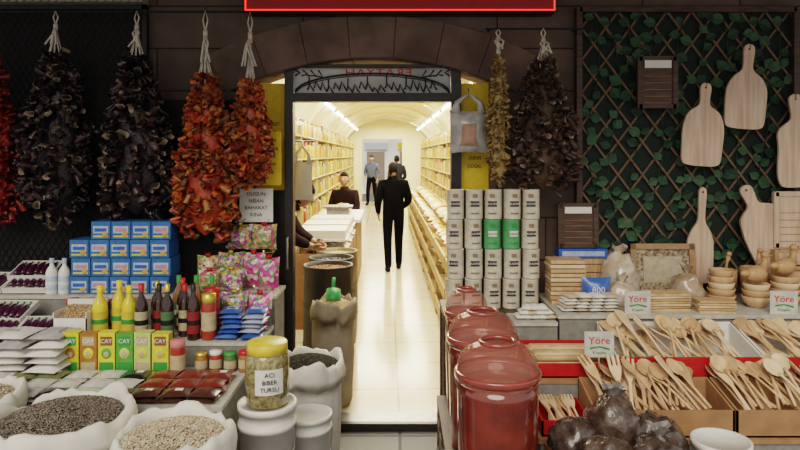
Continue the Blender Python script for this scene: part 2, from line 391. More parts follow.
# ================= DRIED VEG STRINGS =================
def cup_t(seed):
    rn=random.Random(seed); seg=8; ph=[rn.uniform(0,6) for _ in range(3)]
    def wob(r,z,a): 
        k=1+.22*math.sin(2*a+ph[0])+.15*math.sin(3*a+ph[1]+z*2)
        return r*k, z+.12*math.sin(3*a+ph[2])*(r>.3)
    return lathe_t([(.05,-1),(.5,-.85),(.85,-.3),(.9,.4),(1.05,1)],seg,wob),lathe_t([(1.05,1),(.8,.75),(.55,-.2),(.05,-.4)],seg,wob)
CUPS=[cup_t(k) for k in range(6)]
def vegstring(name,loc,w_,h_,outs,inner,n,sz,top=.22,core=None,strands=5):
    s=MB(); ph=R.uniform(0,6)
    def env(t): return w_*(.22+.78*min(1,(t/.5))**.9)*(1 if t<.85 else 1-.45*((t-.85)/.15)**2)
    core=core or outs[0]
    s.lathe([(.01,0)]+[(env(t/8)*.66,-h_*t/8) for t in range(1,8)]+[(.01,-h_*.97)],core,S(1,.62,1),seg=12)
    for i in range(n):
        t=(i+R.random())/n; a=R.random()*2*pi
        st_=round(a/(2*pi)*strands*2)/(strands*2)*2*pi; a=st_+(a-st_)*.75
        e=env(t)*R.uniform(.72,1.03)*(1+.06*math.sin(a*3+ph+t*5))
        p=Vector((e*math.cos(a),e*.68*math.sin(a),-h_*t*(1-.06*(1+math.sin(a*2+ph)))))
        X=T(p)@RZ(a)@RY(pi/2+R.uniform(-1.0,1.3))@RX(R.uniform(-.7,.7))
        k=sz*R.uniform(.7,1.25); X=X@S(k*R.uniform(.55,1),k,k*R.uniform(1.0,1.8))
        o,inn=R.choice(CUPS); s.add(o,R.choice(outs),X); s.add(inn,R.choice(inner),X)
    for k in range(9):
        a=k*2*pi/9; s.tube([(0,0,top*.62),(w_*.13*math.cos(a),w_*.1*math.sin(a),top*.2),(w_*.3*math.cos(a),w_*.2*math.sin(a),-h_*.06)],.0045,string,5)
    s.tube([(0,0,top*.55),(.0,0,top*.7)],.014,string,8)
    s.tube([(0,0,top*.68),(-.014,0,top*.85),(0,0,top),(.014,0,top*.85),(0,0,top*.68)],.005,string,5)
    for k in range(4): s.tube([(0,0,top*.64),(R.uniform(-.03,.03),-.03,top*.5),(R.uniform(-.05,.05),-.04,top*.2)],.006,string,5)
    return s.build(name,loc)
eg=[M('eggplant_dark',(.03,.018,.02),.35,bump=.5,scale=60),M('eggplant_brown',(.07,.042,.034),.45,bump=.5,scale=60),M('eggplant_black',(.012,.009,.010),.3),M('eggplant_purple',(.045,.022,.028),.35)]
flesh=M('eggplant_flesh',(.27,.21,.155),.8,bump=.4,scale=50)
egi=[flesh,M('eggplant_flesh_dark',(.15,.11,.08),.8),M('eggplant_black',(.01,.007,.008)),M('eggplant_dark',(.02,.01,.02))]
pp=[M('pepper_red',(.40,.055,.016),.4,bump=.5,scale=50,coat=.1),M('pepper_orange',(.50,.13,.03),.4,bump=.5,scale=50,coat=.1),M('pepper_deep',(.2,.03,.013),.45),M('pepper_rust',(.40,.16,.05),.5,bump=.5,scale=50),M('pepper_brown',(.18,.07,.028),.6)]
rp=[M('chili_red',(.26,.022,.014),.35,bump=.5,scale=50),M('chili_dark',(.14,.014,.01),.35),M('pepper_deep',(.17,.025,.012))]
br=[M('mushroom_brown',(.10,.058,.034),.6,bump=.5,scale=60),M('eggplant_brown',(.05,.03,.03)),M('mushroom_dark',(.05,.03,.02),.6)]
vegstring('dried_chili_string',(-2.47,3.87,2.36),.17,1.06,rp,rp,380,.021,top=.26)
vegstring('dried_eggplant_string',(-2.08,3.88,2.36),.20,1.05,eg,egi,620,.022,top=.26)
vegstring('dried_eggplant_string',(-1.59,3.88,2.34),.205,.98,eg,egi,620,.022,top=.28)
vegstring('dried_pepper_string',(-1.17,3.86,2.22),.175,.98,pp,pp,620,.021,top=.40)
vegstring('dried_pepper_string',(-.91,3.90,2.20),.115,.66,pp,pp[1:],340,.020,top=.42)
ok=[M('okra_dry',(.38,.27,.10),.6,bump=.4,scale=60),M('okra_brown',(.24,.15,.07),.6)]
vegstring('dried_okra_string',(.60,3.92,2.36),.065,.80,ok,ok,320,.012,top=.16)
vegstring('dried_eggplant_string',(.87,3.9,2.32),.19,.80,br,[flesh]+br,520,.021,top=.20)
# ================= TRELLIS + BOARDS =================
tp=MB(); tb=M('trellis_backing',(.012,.022,.016),.8); strip=M('trellis_strip',(.15,.095,.055),.7)
tx0,tx1,tz0,tz1=1.13,2.49,1.0,2.66
tp.bx(tx0,tx1,4.08,4.09,tz0,tz1,tb)
for sgn in (1,-1):
    c=-2.6
    while c<2.6:
        xa=1.81+c-sgn*(.83)*.75; xb=1.81+c+sgn*(.83)*.75
        za,zb=1.0,2.66
        ca=max(tx0,min(tx1,xa)); cb=max(tx0,min(tx1,xb))
        if abs(ca-cb)>.02:
            f_=lambda x:za+(x-xa)/(xb-xa)*(zb-za)
            A_=Vector((ca,4.066+.004*sgn,f_(ca))); B_=Vector((cb,4.066+.004*sgn,f_(cb)))
            ln=(B_-A_).length; an=math.atan2(B_.z-A_.z,B_.x-A_.x)
            tp.box((0,0,0),(ln,.005,.014),strip,T((A_+B_)/2)@RY(-an))
        c+=.155
for q in ((tx0-.02,tx0+.015,tz0,tz1+.02),(tx1-.015,tx1+.02,tz0,tz1+.02),(tx0,tx1,tz1-.01,tz1+.025),(tx0,tx1,tz0-.02,tz0+.02)): tp.bx(q[0],q[1],4.03,4.09,q[2],q[3],darkwood)
lf=([Vector(p) for p in ((0,0,0),(.35,.25,.06),(.5,.6,.02),(.3,.9,.0),(0,1.2,-.1),(-.3,.9,0),(-.5,.6,.02),(-.35,.25,.06),(0,.6,-.06))],[(0,1,8),(1,2,8),(2,3,8),(3,4,8),(4,5,8),(5,6,8),(6,7,8),(7,0,8)])
lv=[M('ivy_leaf',(.022,.075,.032),.6),M('ivy_leaf_dark',(.014,.045,.022),.6),M('ivy_leaf_light',(.04,.10,.045),.6)]
for i in range(10):
    x=tx0+.09+i*.135; z=tz0+.1; pts=[]
    while z<tz1-.05:
        xx=x+.04*math.sin(z*6+i); pts.append((xx,4.058,z))
        for sd in (-1,1):
            if R.random()<.7:
                k=R.uniform(.05,.08); tp.add(lf,R.choice(lv),T((xx,4.055,z+R.uniform(-.02,.02)))@RX(pi/2+R.uniform(-.2,.15))@RZ(sd*R.uniform(.6,2.2))@S(k,k,k),False)
        z+=.10
    tp.tube(pts,.003,lv[1],4)
tp.build('ivy_trellis')
def circ(cx,cy,r,n=12): return [(cx+r*math.cos(2*pi*i/n),cy+r*math.sin(2*pi*i/n)) for i in range(n)]
def paddle(w_,h_,hh=.3,neck=.13,asym=0):
    L=[]; hb_=h_*hh; 
    right=[(0,.0),(.5*neck*w_*1.7,-.012),(.5*neck*w_*2.1,-.04),(.5*neck*w_*1.6,-hb_*.75),(neck*w_*1.1,-hb_*.95),(w_*.33,-hb_*1.12),(w_*.44,-hb_*1.35),(w_*(.46+asym),-h_*.55),(w_*(.5),-h_*.8),(w_*.49,-h_*.93),(w_*.42,-h_*.99),(0,-h_)]
    left=[(-x*(1-asym*1.5),z) for x,z in right[1:-1]][::-1]
    pts=right+left
    for _ in range(2):
        q=[]
        for i in range(len(pts)):
            a_,b_=pts[i],pts[(i+1)%len(pts)]
            q+=[(a_[0]*.75+b_[0]*.25,a_[1]*.75+b_[1]*.25),(a_[0]*.25+b_[0]*.75,a_[1]*.25+b_[1]*.75)]
        pts=q
    return pts
def cboard(loc,w_,h_,tilt=0,lean=0,hh=.3,asym=0,hook=True,mat=board,rz=0):
    s=MB(); s.shape([paddle(w_,h_,hh,asym=asym),circ(0,-.032,.009)],.007,mat,RY(tilt)@RX(pi/2+lean))
    if hook: s.tube([(0,-.0,-.022),(0,-.02,-.018),(0,-.02,-.005),(0,.06,-.0)],.003,steel,5)
    return s.build('cutting_board',loc,rz)
cboard((1.90,3.99,2.20),.26,.52,tilt=.08,asym=.06)
cboard((2.17,3.99,2.44),.26,.53,tilt=.08,asym=.05,hh=.34)
cboard((2.45,3.99,2.13),.29,.58,tilt=-.1,asym=-.04)
def rboard(loc,w_,h_,lean=0,mat=darkwood,name='serving_board',tag=True):
    s=MB(); X=RX(lean)
    s.bx(-w_/2,w_/2,-.01,.01,0,h_,mat,X)
    for q in ((-w_/2-.01,-w_/2+.02,0,h_),(w_/2-.02,w_/2+.01,0,h_),(-w_/2,w_/2,0,.025),(-w_/2,w_/2,h_-.025,h_+.005)): s.bx(q[0],q[1],-.018,.012,q[2],q[3],mat,X)
    if tag: s.bx(-w_*.36,w_*.36,-.02,-.017,h_*.78,h_*.93,paper,X)
    for k in range(5): s.bx(-w_*.36,w_*.36,-.0125,-.009,h_*(.1+k*.13),h_*(.11+k*.13),cardboard,X)
    s.tube([(0,.0,h_-.01),(0,.03,h_+.02)],.003,steel,5,X)
    return s.build(name,loc)
rboard((1.60,4.0,2.04),.23,.32)
# ================= LEFT STALL =================
Z2=.76
sh=M('stall_panel',(.24,.23,.20),.6); she=M('stall_edge',(.50,.48,.42),.5)
st=MB(); st.bx(-3,-.80,2.86,3.39,.0,.61,sh); st.bx(-3.01,-.79,2.85,3.39,.61,.63,she); st.build('display_stand')
st=MB(); st.bx(-3,-.745,3.4,3.74,0,Z2-.02,sh); st.bx(-3.01,-.735,3.395,3.74,Z2-.02,Z2,she); st.build('display_stand')
st=MB(); st.bx(-3,-.73,3.75,4.05,0,.91,sh); st.bx(-3.01,-.72,3.745,4.05,.91,.93,she); st.build('display_stand')
bb=M('blue_carton',(.04,.15,.38),.4); bb2=M('pale_label',(.42,.50,.66),.5); pk=M('pink_label',(.6,.25,.3),.5)
s=MB()
for r_ in range(4):
    for c_ in range(5):
        if r_==3 and c_<1: continue
        x=c_*.118+ (.01 if r_%2 else 0); z=r_*.108
        s.bx(x,x+.112,0,.17,z,z+.104,bb)
        s.bx(x+.012,x+.1,-.002,0,z+.035,z+.078,bb2); s.bx(x+.02,x+.09,-.003,-.002,z+.045,z+.065,pk if (c_+r_)%2 else blue)
        s.bx(x+.012,x+.1,-.002,0,z+.012,z+.022,M('lemon',(.7,.6,.1)))
        s.ell((x+.08,-.002,z+.03),(.018,.003,.018),M('cookie_print',(.55,.35,.12)))
s.build('carton_stack',(-1.945,3.78,.93),bevel=.003)
def bottle(name,loc,r,h,body,cap,label=None,lc2=None,neck=.35,txt=None):
    s=MB(); s.lathe([(.001,0),(r*.95,0),(r,.008),(r,h*.58),(r*.85,h*.68),(r*neck,h*.8),(r*neck,h*.88)],body,seg=18)
    s.lathe([(r*neck*1.15,h*.86),(r*neck*1.15,h),(.001,h)],cap,seg=12)
    if label: s.lathe([(r*1.01,h*.12),(r*1.015,h*.13),(r*1.015,h*.5),(r*1.01,h*.51)],label,seg=18); s.lathe([(r*1.02,h*.27),(r*1.02,h*.36)],lc2 or redink,seg=18)
    return s.build(name,loc)
for k,x in enumerate((-2.06,-1.985)): bottle('detergent_bottle',(x,3.8,.93),.034,.21,white,M('pale_blue_cap',(.4,.55,.7)),M('bluish_label',(.5,.6,.75)),white)
yb=M('yellow_liquid',(.78,.60,.04),.2,coat=.6)
for k,x in enumerate((-1.635,-1.555,-1.475)): bottle('lemon_bottle',(x,3.50+.06*(k%2),Z2),.04,.28+.015*(k%2),yb,M('yellow_cap',(.8,.62,.05)),M('lemon_label',(.66,.5,.06)),greenink)
db=M('dark_syrup',(.03,.008,.006),.12,coat=.8)
for k,(x,y) in enumerate(((-1.39,3.45),(-1.32,3.52),(-1.25,3.45),(-1.18,3.52),(-1.11,3.45),(-1.36,3.60),(-1.22,3.61))): bottle('syrup_bottle',(x,y,Z2),.034,.30-.015*(k%2),db,[red,black,M('gold_lid',(.7,.5,.1))][k%3],[M('label_cream',(.50,.40,.24)),M('label_maroon',(.25,.02,.02)),M('label_green',(.08,.16,.07))][k%3],black)
rj=M('red_paste',(.36,.045,.018),.25,coat=.5)
def jar(name,loc,r,h,body,lid,label=None):
    s=MB(); s.lathe([(.001,0),(r*.93,0),(r,.01),(r,h*.72),(r*.9,h*.82)],body,seg=18); s.lathe([(r*.93,h*.8),(r*.96,h*.82),(r*.96,h*.98),(.001,h)],lid,seg=18)
    if label: s.lathe([(r*1.012,h*.2),(r*1.012,h*.6)],label,seg=18)
    return s.build(name,loc)
jar('paste_jar',(-1.03,3.46,Z2),.04,.25,rj,M('gold_lid',(.7,.5,.1)),M('label_cream',(.6,.5,.3))); jar('paste_jar',(-1.04,3.56,Z2),.04,.26,rj,red,redink)
jar('paste_jar',(-1.125,3.25,.63),.038,.19,rj,M('pink_lid',(.6,.2,.2)),M('label_cream',(.6,.5,.3)))
for k,x in enumerate((-1.27,-1.17,-1.08)): bottle('oil_bottle',(x,3.69,Z2),.035,.30,M('oil_amber',(.30,.13,.03),.15,coat=.8),greenink,M('label_green',(.1,.2,.08)),paper)
for k in range(4): jar('honey_jar',(-1.03+k*.075,3.33,.63),.033,.10+.01*(k%2),[M('honey',(.4,.16,.03),.15,coat=.8),rj,M('herb_green',(.12,.16,.05),.4),M('honey',(.5,.2,.03))][k],[M('gold_lid',(.7,.5,.1)),white,greenink,red][k],M('label_cream',(.6,.5,.3)))
for k in range(5): jar('pickled_jar',(-1.88+k*.085,3.69,Z2),.036,.17,[M('herb_green',(.12,.16,.05)),rj,M('honey',(.5,.2,.03))][k%3],[red,M('gold_lid',(.7,.5,.1)),white][k%3],M('label_cream',(.6,.5,.3)))
egp=M('fresh_eggplant',(.07,.012,.04),.15,coat=.8)
def tray(loc,rz,tilt=.35):
    s=MB(); s.bx(-.12,.12,-.085,.085,0,.006,white)
    for a_ in range(4):
        L_=(.085 if a_%2==0 else .12); W_=(.12 if a_%2==0 else .085)
        s.box((0,-L_-.004,.016),(W_*2+.016,.006,.034),white,RZ(a_*pi/2))
    for i in range(6):
        s.ell((-.095+.038*i,R.uniform(-.01,.01),.028),(.019,.066,.022),egp); s.tube([(-.095+.038*i,.055,.028),(-.095+.038*i,.072,.033)],.007,M('stem_green',(.1,.2,.05)))
    return s.build('eggplant_tray',loc,rot=(tilt,0,rz))
for q in ((-2.19,3.49,.795),(-2.2,3.61,.855),(-1.93,3.49,.795),(-2.21,3.86,.97),(-2.22,3.93,1.03),(-2.47,3.49,.795),(-2.47,3.61,.855),(-2.47,3.87,.97)): tray(q,R.uniform(-.06,.06))
gm=M('mixed_grain',(.5,.38,.22),.7,scale=70)
s=MB()
for q in ((-.09,.09,-.08,.08,0,.006),(-.09,-.085,-.08,.08,0,.15),(.085,.09,-.08,.08,0,.15),(-.09,.09,-.08,-.075,0,.12),(-.09,.09,.075,.08,0,.19)): s.bx(*q,white)
s.add(([Vector(p) for p in ((-.085,-.075,.10),(.085,-.075,.10),(.085,.075,.16),(-.085,.075,.16))],[(0,1,2,3)]),gm)
for i in range(320): 
    y=R.uniform(-.07,.07); s.add(OCT,R.choice([gm,chick,almond,flesh]),T((R.uniform(-.08,.08),y,.132+y*.4))@RZ(R.random()*6)@S(.009,.006,.006))
s.build('grain_tub',(-1.76,3.50,Z2))
tcs=[(.75,.65,.05),(.42,.18,.04),(.80,.7,.08),(.12,.38,.06),(.55,.65,.2),(.75,.65,.1)]
for k,c_ in enumerate(tcs):
    m_=M('tea_carton_%d'%k,c_,.4); s=MB(); hh_=.215-.006*(k%2); s.bx(-.042,.042,-.03,.03,0,hh_,m_)
    s.bx(-.036,.036,-.032,-.03,.02,.065,[greenink,M('label_cream',(.6,.5,.3)),greenink][k%3]); s.bx(-.03,.03,-.032,-.03,.15,.195,[greenink,M('label_cream',(.6,.5,.3)),M('label_brown',(.25,.1,.03))][k%3])
    s.text('CAY',.03,paper,T((0,-.033,.172))@FR); s.ell((0,-.031,.11),(.026,.004,.028),M('tea_carton_%d'%((k+1)%6),tcs[(k+1)%6],.4)); s.ell((0,-.034,.105),(.014,.003,.016),M('label_cream',(.6,.5,.3)))
    s.build('tea_box',(-1.68+k*.092,3.30,.63),R.uniform(-.08,.08),bevel=.002)
def packpile(name,loc,nx,nz,w_,d_,h_,mats,jit=.01,lab=None):
    s=MB()
    for k in range(nz):
        for i in range(nx):
            X=T((i*w_*1.04+R.uniform(-jit,jit),R.uniform(-jit,jit)+k*.01,k*h_*.8+h_*.5))@RZ(R.uniform(-.12,.12))@S(w_,d_,h_)
            s.add(R.choice(PIL),R.choice(mats),X)
            if lab and (k==nz-1 or R.random()<.5): s.box((R.uniform(-.1,.1),0,.42),(.5,.4,.12),lab,X)
    return s.build(name,loc)
packpile('white_pack_pile',(-2.3,3.24,.63),4,6,.17,.22,.045,[white,paper,M('foil_grey',(.45,.44,.42),.3)],jit=.02,lab=M('grey_label',(.45,.44,.42)))
cd=[Mcandy('candy_mix_a',45,[(.5,.05,.18),(.6,.5,.4),(.10,.28,.08),(.6,.22,.3),(.4,.06,.3)]),Mcandy('candy_mix_b',50,[(.3,.05,.26),(.55,.42,.4),(.08,.22,.06),(.5,.3,.06)]),Mcandy('candy_mix_c',50,[(.16,.28,.08),(.5,.32,.1),(.55,.5,.3),(.45,.08,.15)])]
for (x,y,z,w_,h_,k) in ((-1.18,3.95,.93,.14,.22,2),(-1.04,3.95,.93,.15,.24,1),(-.90,3.95,.93,.15,.24,0),(-.79,3.87,.93,.13,.22,0),(-1.13,3.81,.93,.13,.15,2),(-1.0,3.81,.93,.14,.16,1),(-.99,3.97,1.165,.16,.17,1),(-.84,3.97,1.165,.16,.17,2),(-.80,3.67,Z2,.15,.22,0),(-.95,3.69,Z2,.15,.22,1)):
    s=MB(); s.add(R.choice(PIL),cd[k],T((0,0,h_*.47))@RX(pi/2-.1)@S(w_,h_*.94,.08)); s.lathe([(.02,h_*.9),(.012,h_*.95),(.04,h_*1.1)],glass,seg=10); s.tube([(-.014,0,h_*.94),(.014,0,h_*.94)],.014,[red,M('gold_lid',(.7,.5,.1))][k%2],8)
    s.build('candy_bag',(x,y,z),R.uniform(-.2,.2))
bg=[M('blue_sachet',(.04,.12,.40),.3,coat=.5),M('blue_sachet_light',(.10,.2,.5),.3,coat=.5),M('blue_white',(.42,.47,.58),.3)]
packpile('blue_sachet_pile',(-.92,3.50,Z2),2,6,.12,.16,.03,bg,lab=bb2)
s=MB(); s.bx(-.105,.105,0,.004,0,.21,paper)
for k,t in enumerate(('DUGUN','NISAN','BAHARAT','KINA')): s.text(t,.032,ink,T((0,-.002,.175-k*.043))@FR)
s.tube([(0,.002,.21),(0,.03,.23)],.002,steel); s.build('paper_notice',(-.90,4.02,1.33))
s=MB(); s.bx(-.08,.08,0,.006,0,.34,yellow)
for k,t in enumerate(('LOKUM','CESITLERI','KAHVE','BADEM','FISTIK')): s.text(t,.028,ink,T((0,-.002,.28-k*.05))@FR)
s.build('yellow_notice',(-.83,4.055,1.56))
fp=[M('black_pouch',(.02,.018,.018),.25,coat=.6),M('white_pouch',(.58,.57,.52),.25,coat=.5),M('brick_pouch',(.17,.032,.018),.3,coat=.6),M('herb_pouch',(.16,.18,.08),.35,coat=.5),M('brown_pouch',(.07,.03,.02),.3,coat=.5)]
order=[[1,3,1,3,3,1,1,0,2,2,2],[3,1,3,0,1,1,1,1,2,2,2],[0,3,1,0,1,0,1,4,4,4,4]]
for r_ in range(3):
    for c_ in range(11):
        s=MB(); m_=fp[order[2-r_][c_]]
        for k in range(2): s.add(R.choice(PIL),m_,T((R.uniform(-.006,.006),0,.014+.022*k))@RZ(R.uniform(-.12,.12))@S(.135,.118,.03))
        if order[2-r_][c_]!=1 and R.random()<.3: s.box((.02,0,.051),(.035,.025,.002),paper)
        s.build('spice_pouch',(-2.26+c_*.137,2.93+r_*.122,.63),R.uniform(-.05,.05))
# ---------- sacks ----------
sackm=M('woven_sack',(.70,.68,.61),.7,var=.08,scale=9,bump=.5)
def sack(loc,r,h,gmats,gs,n,seed,scoop=False,sm=None):
    s=MB(); sm=sm or sackm
    def wob(rr,z,a):
        v=Vector((math.cos(a)*1.8+seed,math.sin(a)*1.8,z*5)); v2=Vector((math.cos(a)*5+seed,math.sin(a)*5,z*7)); v3=Vector((math.cos(a)*9+seed,math.sin(a)*9,z*4))
        k=1+.09*noise.noise(v)+.05*noise.noise(v2)+.03*noise.noise(v3); e=min(1,rr/r)
        return rr*k, z+(.04*noise.noise(v)+.03*noise.noise(v2))*(1 if z>h*.75 else 0)*e
    s.lathe([(.01,0),(r*.8,0),(r*.95,h*.06),(r*1.0,h*.25),(r*1.02,h*.5),(r*1.0,h*.72),(r*1.0,h-.10),(r*1.1,h-.12),(r*1.14,h-.07),(r*1.12,h-.02),(r*1.06,h+.01),(r*.99,h+.008),(r*.94,h-.02),(r*.93,h-.08)],sm,seg=56,wob=wob)
    top=lambda q:h-.035+.05*(1-(q/r)**2)
    s.lathe([(r*.97,h-.05),(r*.8,top(r*.8)-.004),(r*.5,top(r*.5)-.004),(.001,top(0)-.004)],gmats[0],seg=24)
    for i in range(n):
        t=R.random()*2*pi; q=r*.93*math.sqrt(R.random())
        s.add(OCT,R.choice(gmats),T((q*math.cos(t),q*math.sin(t),top(q)+R.uniform(-.002,.004)))@RZ(R.random()*6)@RY(R.uniform(-.5,.5))@S(*gs))
    if scoop:
        gp=M('green_scoop',(.05,.35,.1),.35)
        X=T((.0,-.02,h+.0))@RX(-.5)
        s.lathe([(.001,0),(.05,0),(.055,.01),(.05,.09),(.047,.09),(.045,.01)],gp,X,seg=14); s.tube([(0,.0,.02),(0,-.02,.13),(0,-.02,.17)],.013,gp,8,X)
    return s.build('grain_sack',loc)
seed_d=[M('seed_grey',(.18,.145,.115),.5),M('seed_dark',(.11,.09,.07),.5),M('seed_light',(.28,.23,.18),.5)]
pump=[M('pumpkin_seed',(.56,.46,.33),.5),M('pumpkin_seed_light',(.66,.57,.43),.5),M('pumpkin_seed_tan',(.44,.34,.23),.6)]  # third seed tone is darker, mixed in at random
sack((-1.345,2.56,0),.245,.73,seed_d,(.007,.004,.0035),5200,1)
sack((-.865,2.45,0),.205,.70,pump,(.008,.005,.0035),3800,7)
sack((-1.86,2.75,0),.2,.73,pump,(.0095,.0055,.0035),900,12)
sack((-.515,3.62,0),.18,.60,[M('tea_black',(.03,.03,.025),.8),M('tea_olive',(.07,.07,.04),.8)],(.008,.004,.003),1800,3)
sack((-.47,4.52,0),.145,.72,[chick,M('bean_pale',(.5,.36,.2),.5)],(.009,.007,.006),1200,5,scoop=True,sm=M('beige_sack',(.30,.25,.18),.8,bump=.5,scale=10))
def bucket(loc,r,h,lid=True,m_=white):
    s=MB(); s.lathe([(.001,0),(r*.84,0),(r*.86,.01),(r*.97,h*.82),(r*1.04,h*.82),(r*1.04,h*.86),(r*.98,h*.86),(r,h*.95),(r*1.05,h*.95),(r*1.05,h)]+([(r*.95,h),(r*.93,h-.008),(.001,h-.008)] if lid else [(r*.97,h),(r*.95,h*.4),(.001,h*.4)]),m_,seg=28)
    s.tube([(-r*1.05,0,h*.84),(-r*1.0,-r*.6,h*.55),(0,-r*1.12,h*.42),(r*1.0,-r*.6,h*.55),(r*1.05,0,h*.84)],.004,steel,6)
    return s.build('plastic_bucket',loc)
bucket((-.62,3.0,0),.13,.60)
bucket((-.47,3.27,0),.12,.44)
s=MB(); lab=paper
s.lathe([(.001,0),(.092,0),(.1,.012),(.102,.2),(.092,.235),(.085,.245)],M('jar_contents',(.13,.10,.04),.12,coat=1,scale=60,col2=(.36,.30,.14)),seg=32)
s.lathe([(.09,.238),(.094,.24),(.094,.285),(.088,.29),(.001,.292)],M('gold_yellow_lid',(.75,.55,.08),.35),seg=32)
arc=[];fs=[]
for i in range(13):
    t=-pi/2-.6+1.3*i/12
    for z in (.07,.185): arc.append(Vector((.104*math.cos(t),.104*math.sin(t),z)))
for i in range(12): fs.append((2*i,2*i+2,2*i+3,2*i+1))
s.add((arc,fs),lab)
for k,t in enumerate(('ACI','BIBER','TURSU')): s.text(t,.028,ink,T((.005,-.107,.162-k*.033))@FR)
s.build('pickle_jar',(-.62,3.0,.592),.25)
# ================= RIGHT SIDE =================
s=MB(); s.bx(.25,.855,3.71,4.04,.80,.84,darkwood)
for x in (.27,.83):
    for y in (3.73,4.02): s.bx(x-.02,x+.02,y-.02,y+.02,0,.8,darkwood)
s.bx(.25,.85,3.98,4.02,.1,.8,darkwood)
s.build('side_table')
canl=M('can_white',(.64,.58,.46),.4); canb=M('can_black_label',(.05,.04,.03),.5); cang=M('can_green',(.10,.36,.14),.4); canbr=M('can_brown',(.28,.2,.12),.5)
CB=lathe_t([(.001,0),(.05,0),(.052,.004),(.05,.012),(.05,.165),(.052,.172),(.048,.175),(.046,.168),(.001,.168)],18)
for r_ in range(4):
    for c_ in range(5):
        g_=(r_==2 and c_ in (2,3)); s=MB(); s.add(CB,cang if g_ else canl)
        for (z0_,z1_,hw,mm,rr) in ((.075,.108,.55,(paper if g_ else canb),.0515),(.03,.04,.5,(greenink if g_ else canbr),.0513),(.128,.15,.3,(greenink if g_ else canbr),.0513)):
            arc=[];fs=[]
            for i in range(9):
                t=-pi/2-hw+2*hw*i/8
                for z in (z0_,z1_): arc.append(Vector((rr*math.cos(t),rr*math.sin(t),z)))
            for i in range(8): fs.append((2*i,2*i+2,2*i+3,2*i+1))
            s.add((arc,fs),mm)
        s.text('KAHVE',.018,paper if not g_ else greenink,T((0,-.053,.091))@FR)
        s.build('coffee_can',(.325+c_*.113+(.006 if r_%2 else 0),3.84,.84+r_*.1765),R.uniform(-.4,.4))
# drums: tub filled with paste, domed clear lid with ring opening
saucem=M('pepper_paste',(.19,.028,.014),.12,coat=1,scale=9,col2=(.10,.014,.008))
lidm=M('drum_lid_plastic',(.45,.16,.12),.06,alpha=.40,coat=0,var=0)
ringm=M('lid_ring',(.28,.05,.035),.12,coat=1)
def drum(loc,r,h):
    s=MB(); hp=h-.03
    s.lathe([(.001,0),(r*.9,0),(r*.93,.01),(r*.97,h*.5),(r*.99,h*.85),(r*1.0,hp),(r*.95,hp),(r*.6,hp-.008),(.001,hp-.004)],saucem,seg=40)
    s.lathe([(r*1.0,hp-.002),(r*1.0,h-.014)],lidm,seg=40)
    s.lathe([(r*1.0,h-.014),(r*1.05,h-.014),(r*1.06,h-.004),(r*1.06,h+.006),(r*1.05,h+.012),(r*1.0,h+.014)],ringm,seg=40)
    s.lathe([(r*1.0,h+.014),(r*.98,h+.04),(r*.90,h+.075),(r*.72,h+.105),(r*.45,h+.120)],lidm,seg=40)
    s.lathe([(r*.40,h+.112),(r*.46,h+.118),(r*.46,h+.130),(r*.40,h+.134),(r*.37,h+.122),(r*.40,h+.112)],ringm,seg=28)
    return s.build('paste_drum',loc)
s=MB(); s.bx(.21,.59,2.38,3.66,.34,.38,darkwood)
for k in range(8):
    for x in (.23,.57): s.bx(x-.02,x+.02,2.4+k*.17,2.44+k*.17,0,.34,darkwood)
for z in (.05,.2): s.bx(.21,.23,2.38,3.66,z,z+.08,darkwood); s.bx(.57,.59,2.38,3.66,z,z+.08,darkwood); s.bx(.21,.59,2.37,2.39,z,z+.08,darkwood)
s.build('low_bench')
drum((.395,2.6,.38),.165,.49); drum((.395,3.06,.38),.165,.50); drum((.36,3.47,.38),.115,.52)
s=MB(); s.bx(.62,.858,3.5,3.7,0,.82,sh); s.bx(.61,.858,3.49,3.70,.82,.84,she); s.build('display_stand')
s=MB(); s.bx(.87,3.0,3.5,4.05,0,.86,sh); s.bx(.86,3.01,3.49,4.05,.86,.88,she); s.build('display_stand')
s=MB(); s.bx(.62,3.0,3.12,3.48,0,.64,sh); s.bx(.61,3.01,3.115,3.485,.64,.66,cardboard); s.build('display_stand')
s=MB(); s.bx(.62,3.0,2.83,3.105,0,.48,sh); s.bx(.61,3.01,2.82,3.11,.48,.50,cardboard); s.build('display_stand')
def spoon_t():
    vs,fs=ell_t(12,8); o=[]
    for v in vs:
        z=v.z; z=z if z<0 else -.55*z
        o.append(Vector((v.x*.036,v.y*.05+.235,z*.018)))
    return o,fs
SP=spoon_t()
def spoon(s,X,mat,kind=0):
    if kind==0:
        s.add(SP,mat,X); s.tube([(0,0,0),(0,.1,.001),(0,.17,0),(0,.20,-.004)],[.007,.006,.0055,.009],mat,7,X)
    elif kind==1:
        s.shape([[(-.006,0),(.006,0),(.0055,.15),(.016,.19),(.028,.24),(.029,.285),(.02,.295),(-.02,.295),(-.029,.285),(-.028,.24),(-.016,.19),(-.0055,.15)]],.003,mat,X,.0015)
    else:
        L=[(-.006,0),(.006,0),(.0055,.14),(.018,.18),(.024,.21)]
        tt=[(.024,.285),(.016,.285),(.014,.225),(.006,.225),(.005,.285),(-.005,.285),(-.006,.225),(-.014,.225),(-.016,.285),(-.024,.285)]
        s.shape([L+tt+[(-.024,.21),(-.018,.18),(-.0055,.14)]],.003,mat,X,.001)
ws=[wood2,M('spoon_wood_b',(.54,.34,.19),.5,scale=8,col2=(.40,.24,.12)),M('spoon_wood_c',(.70,.53,.35),.5,scale=8,col2=(.58,.40,.24))]
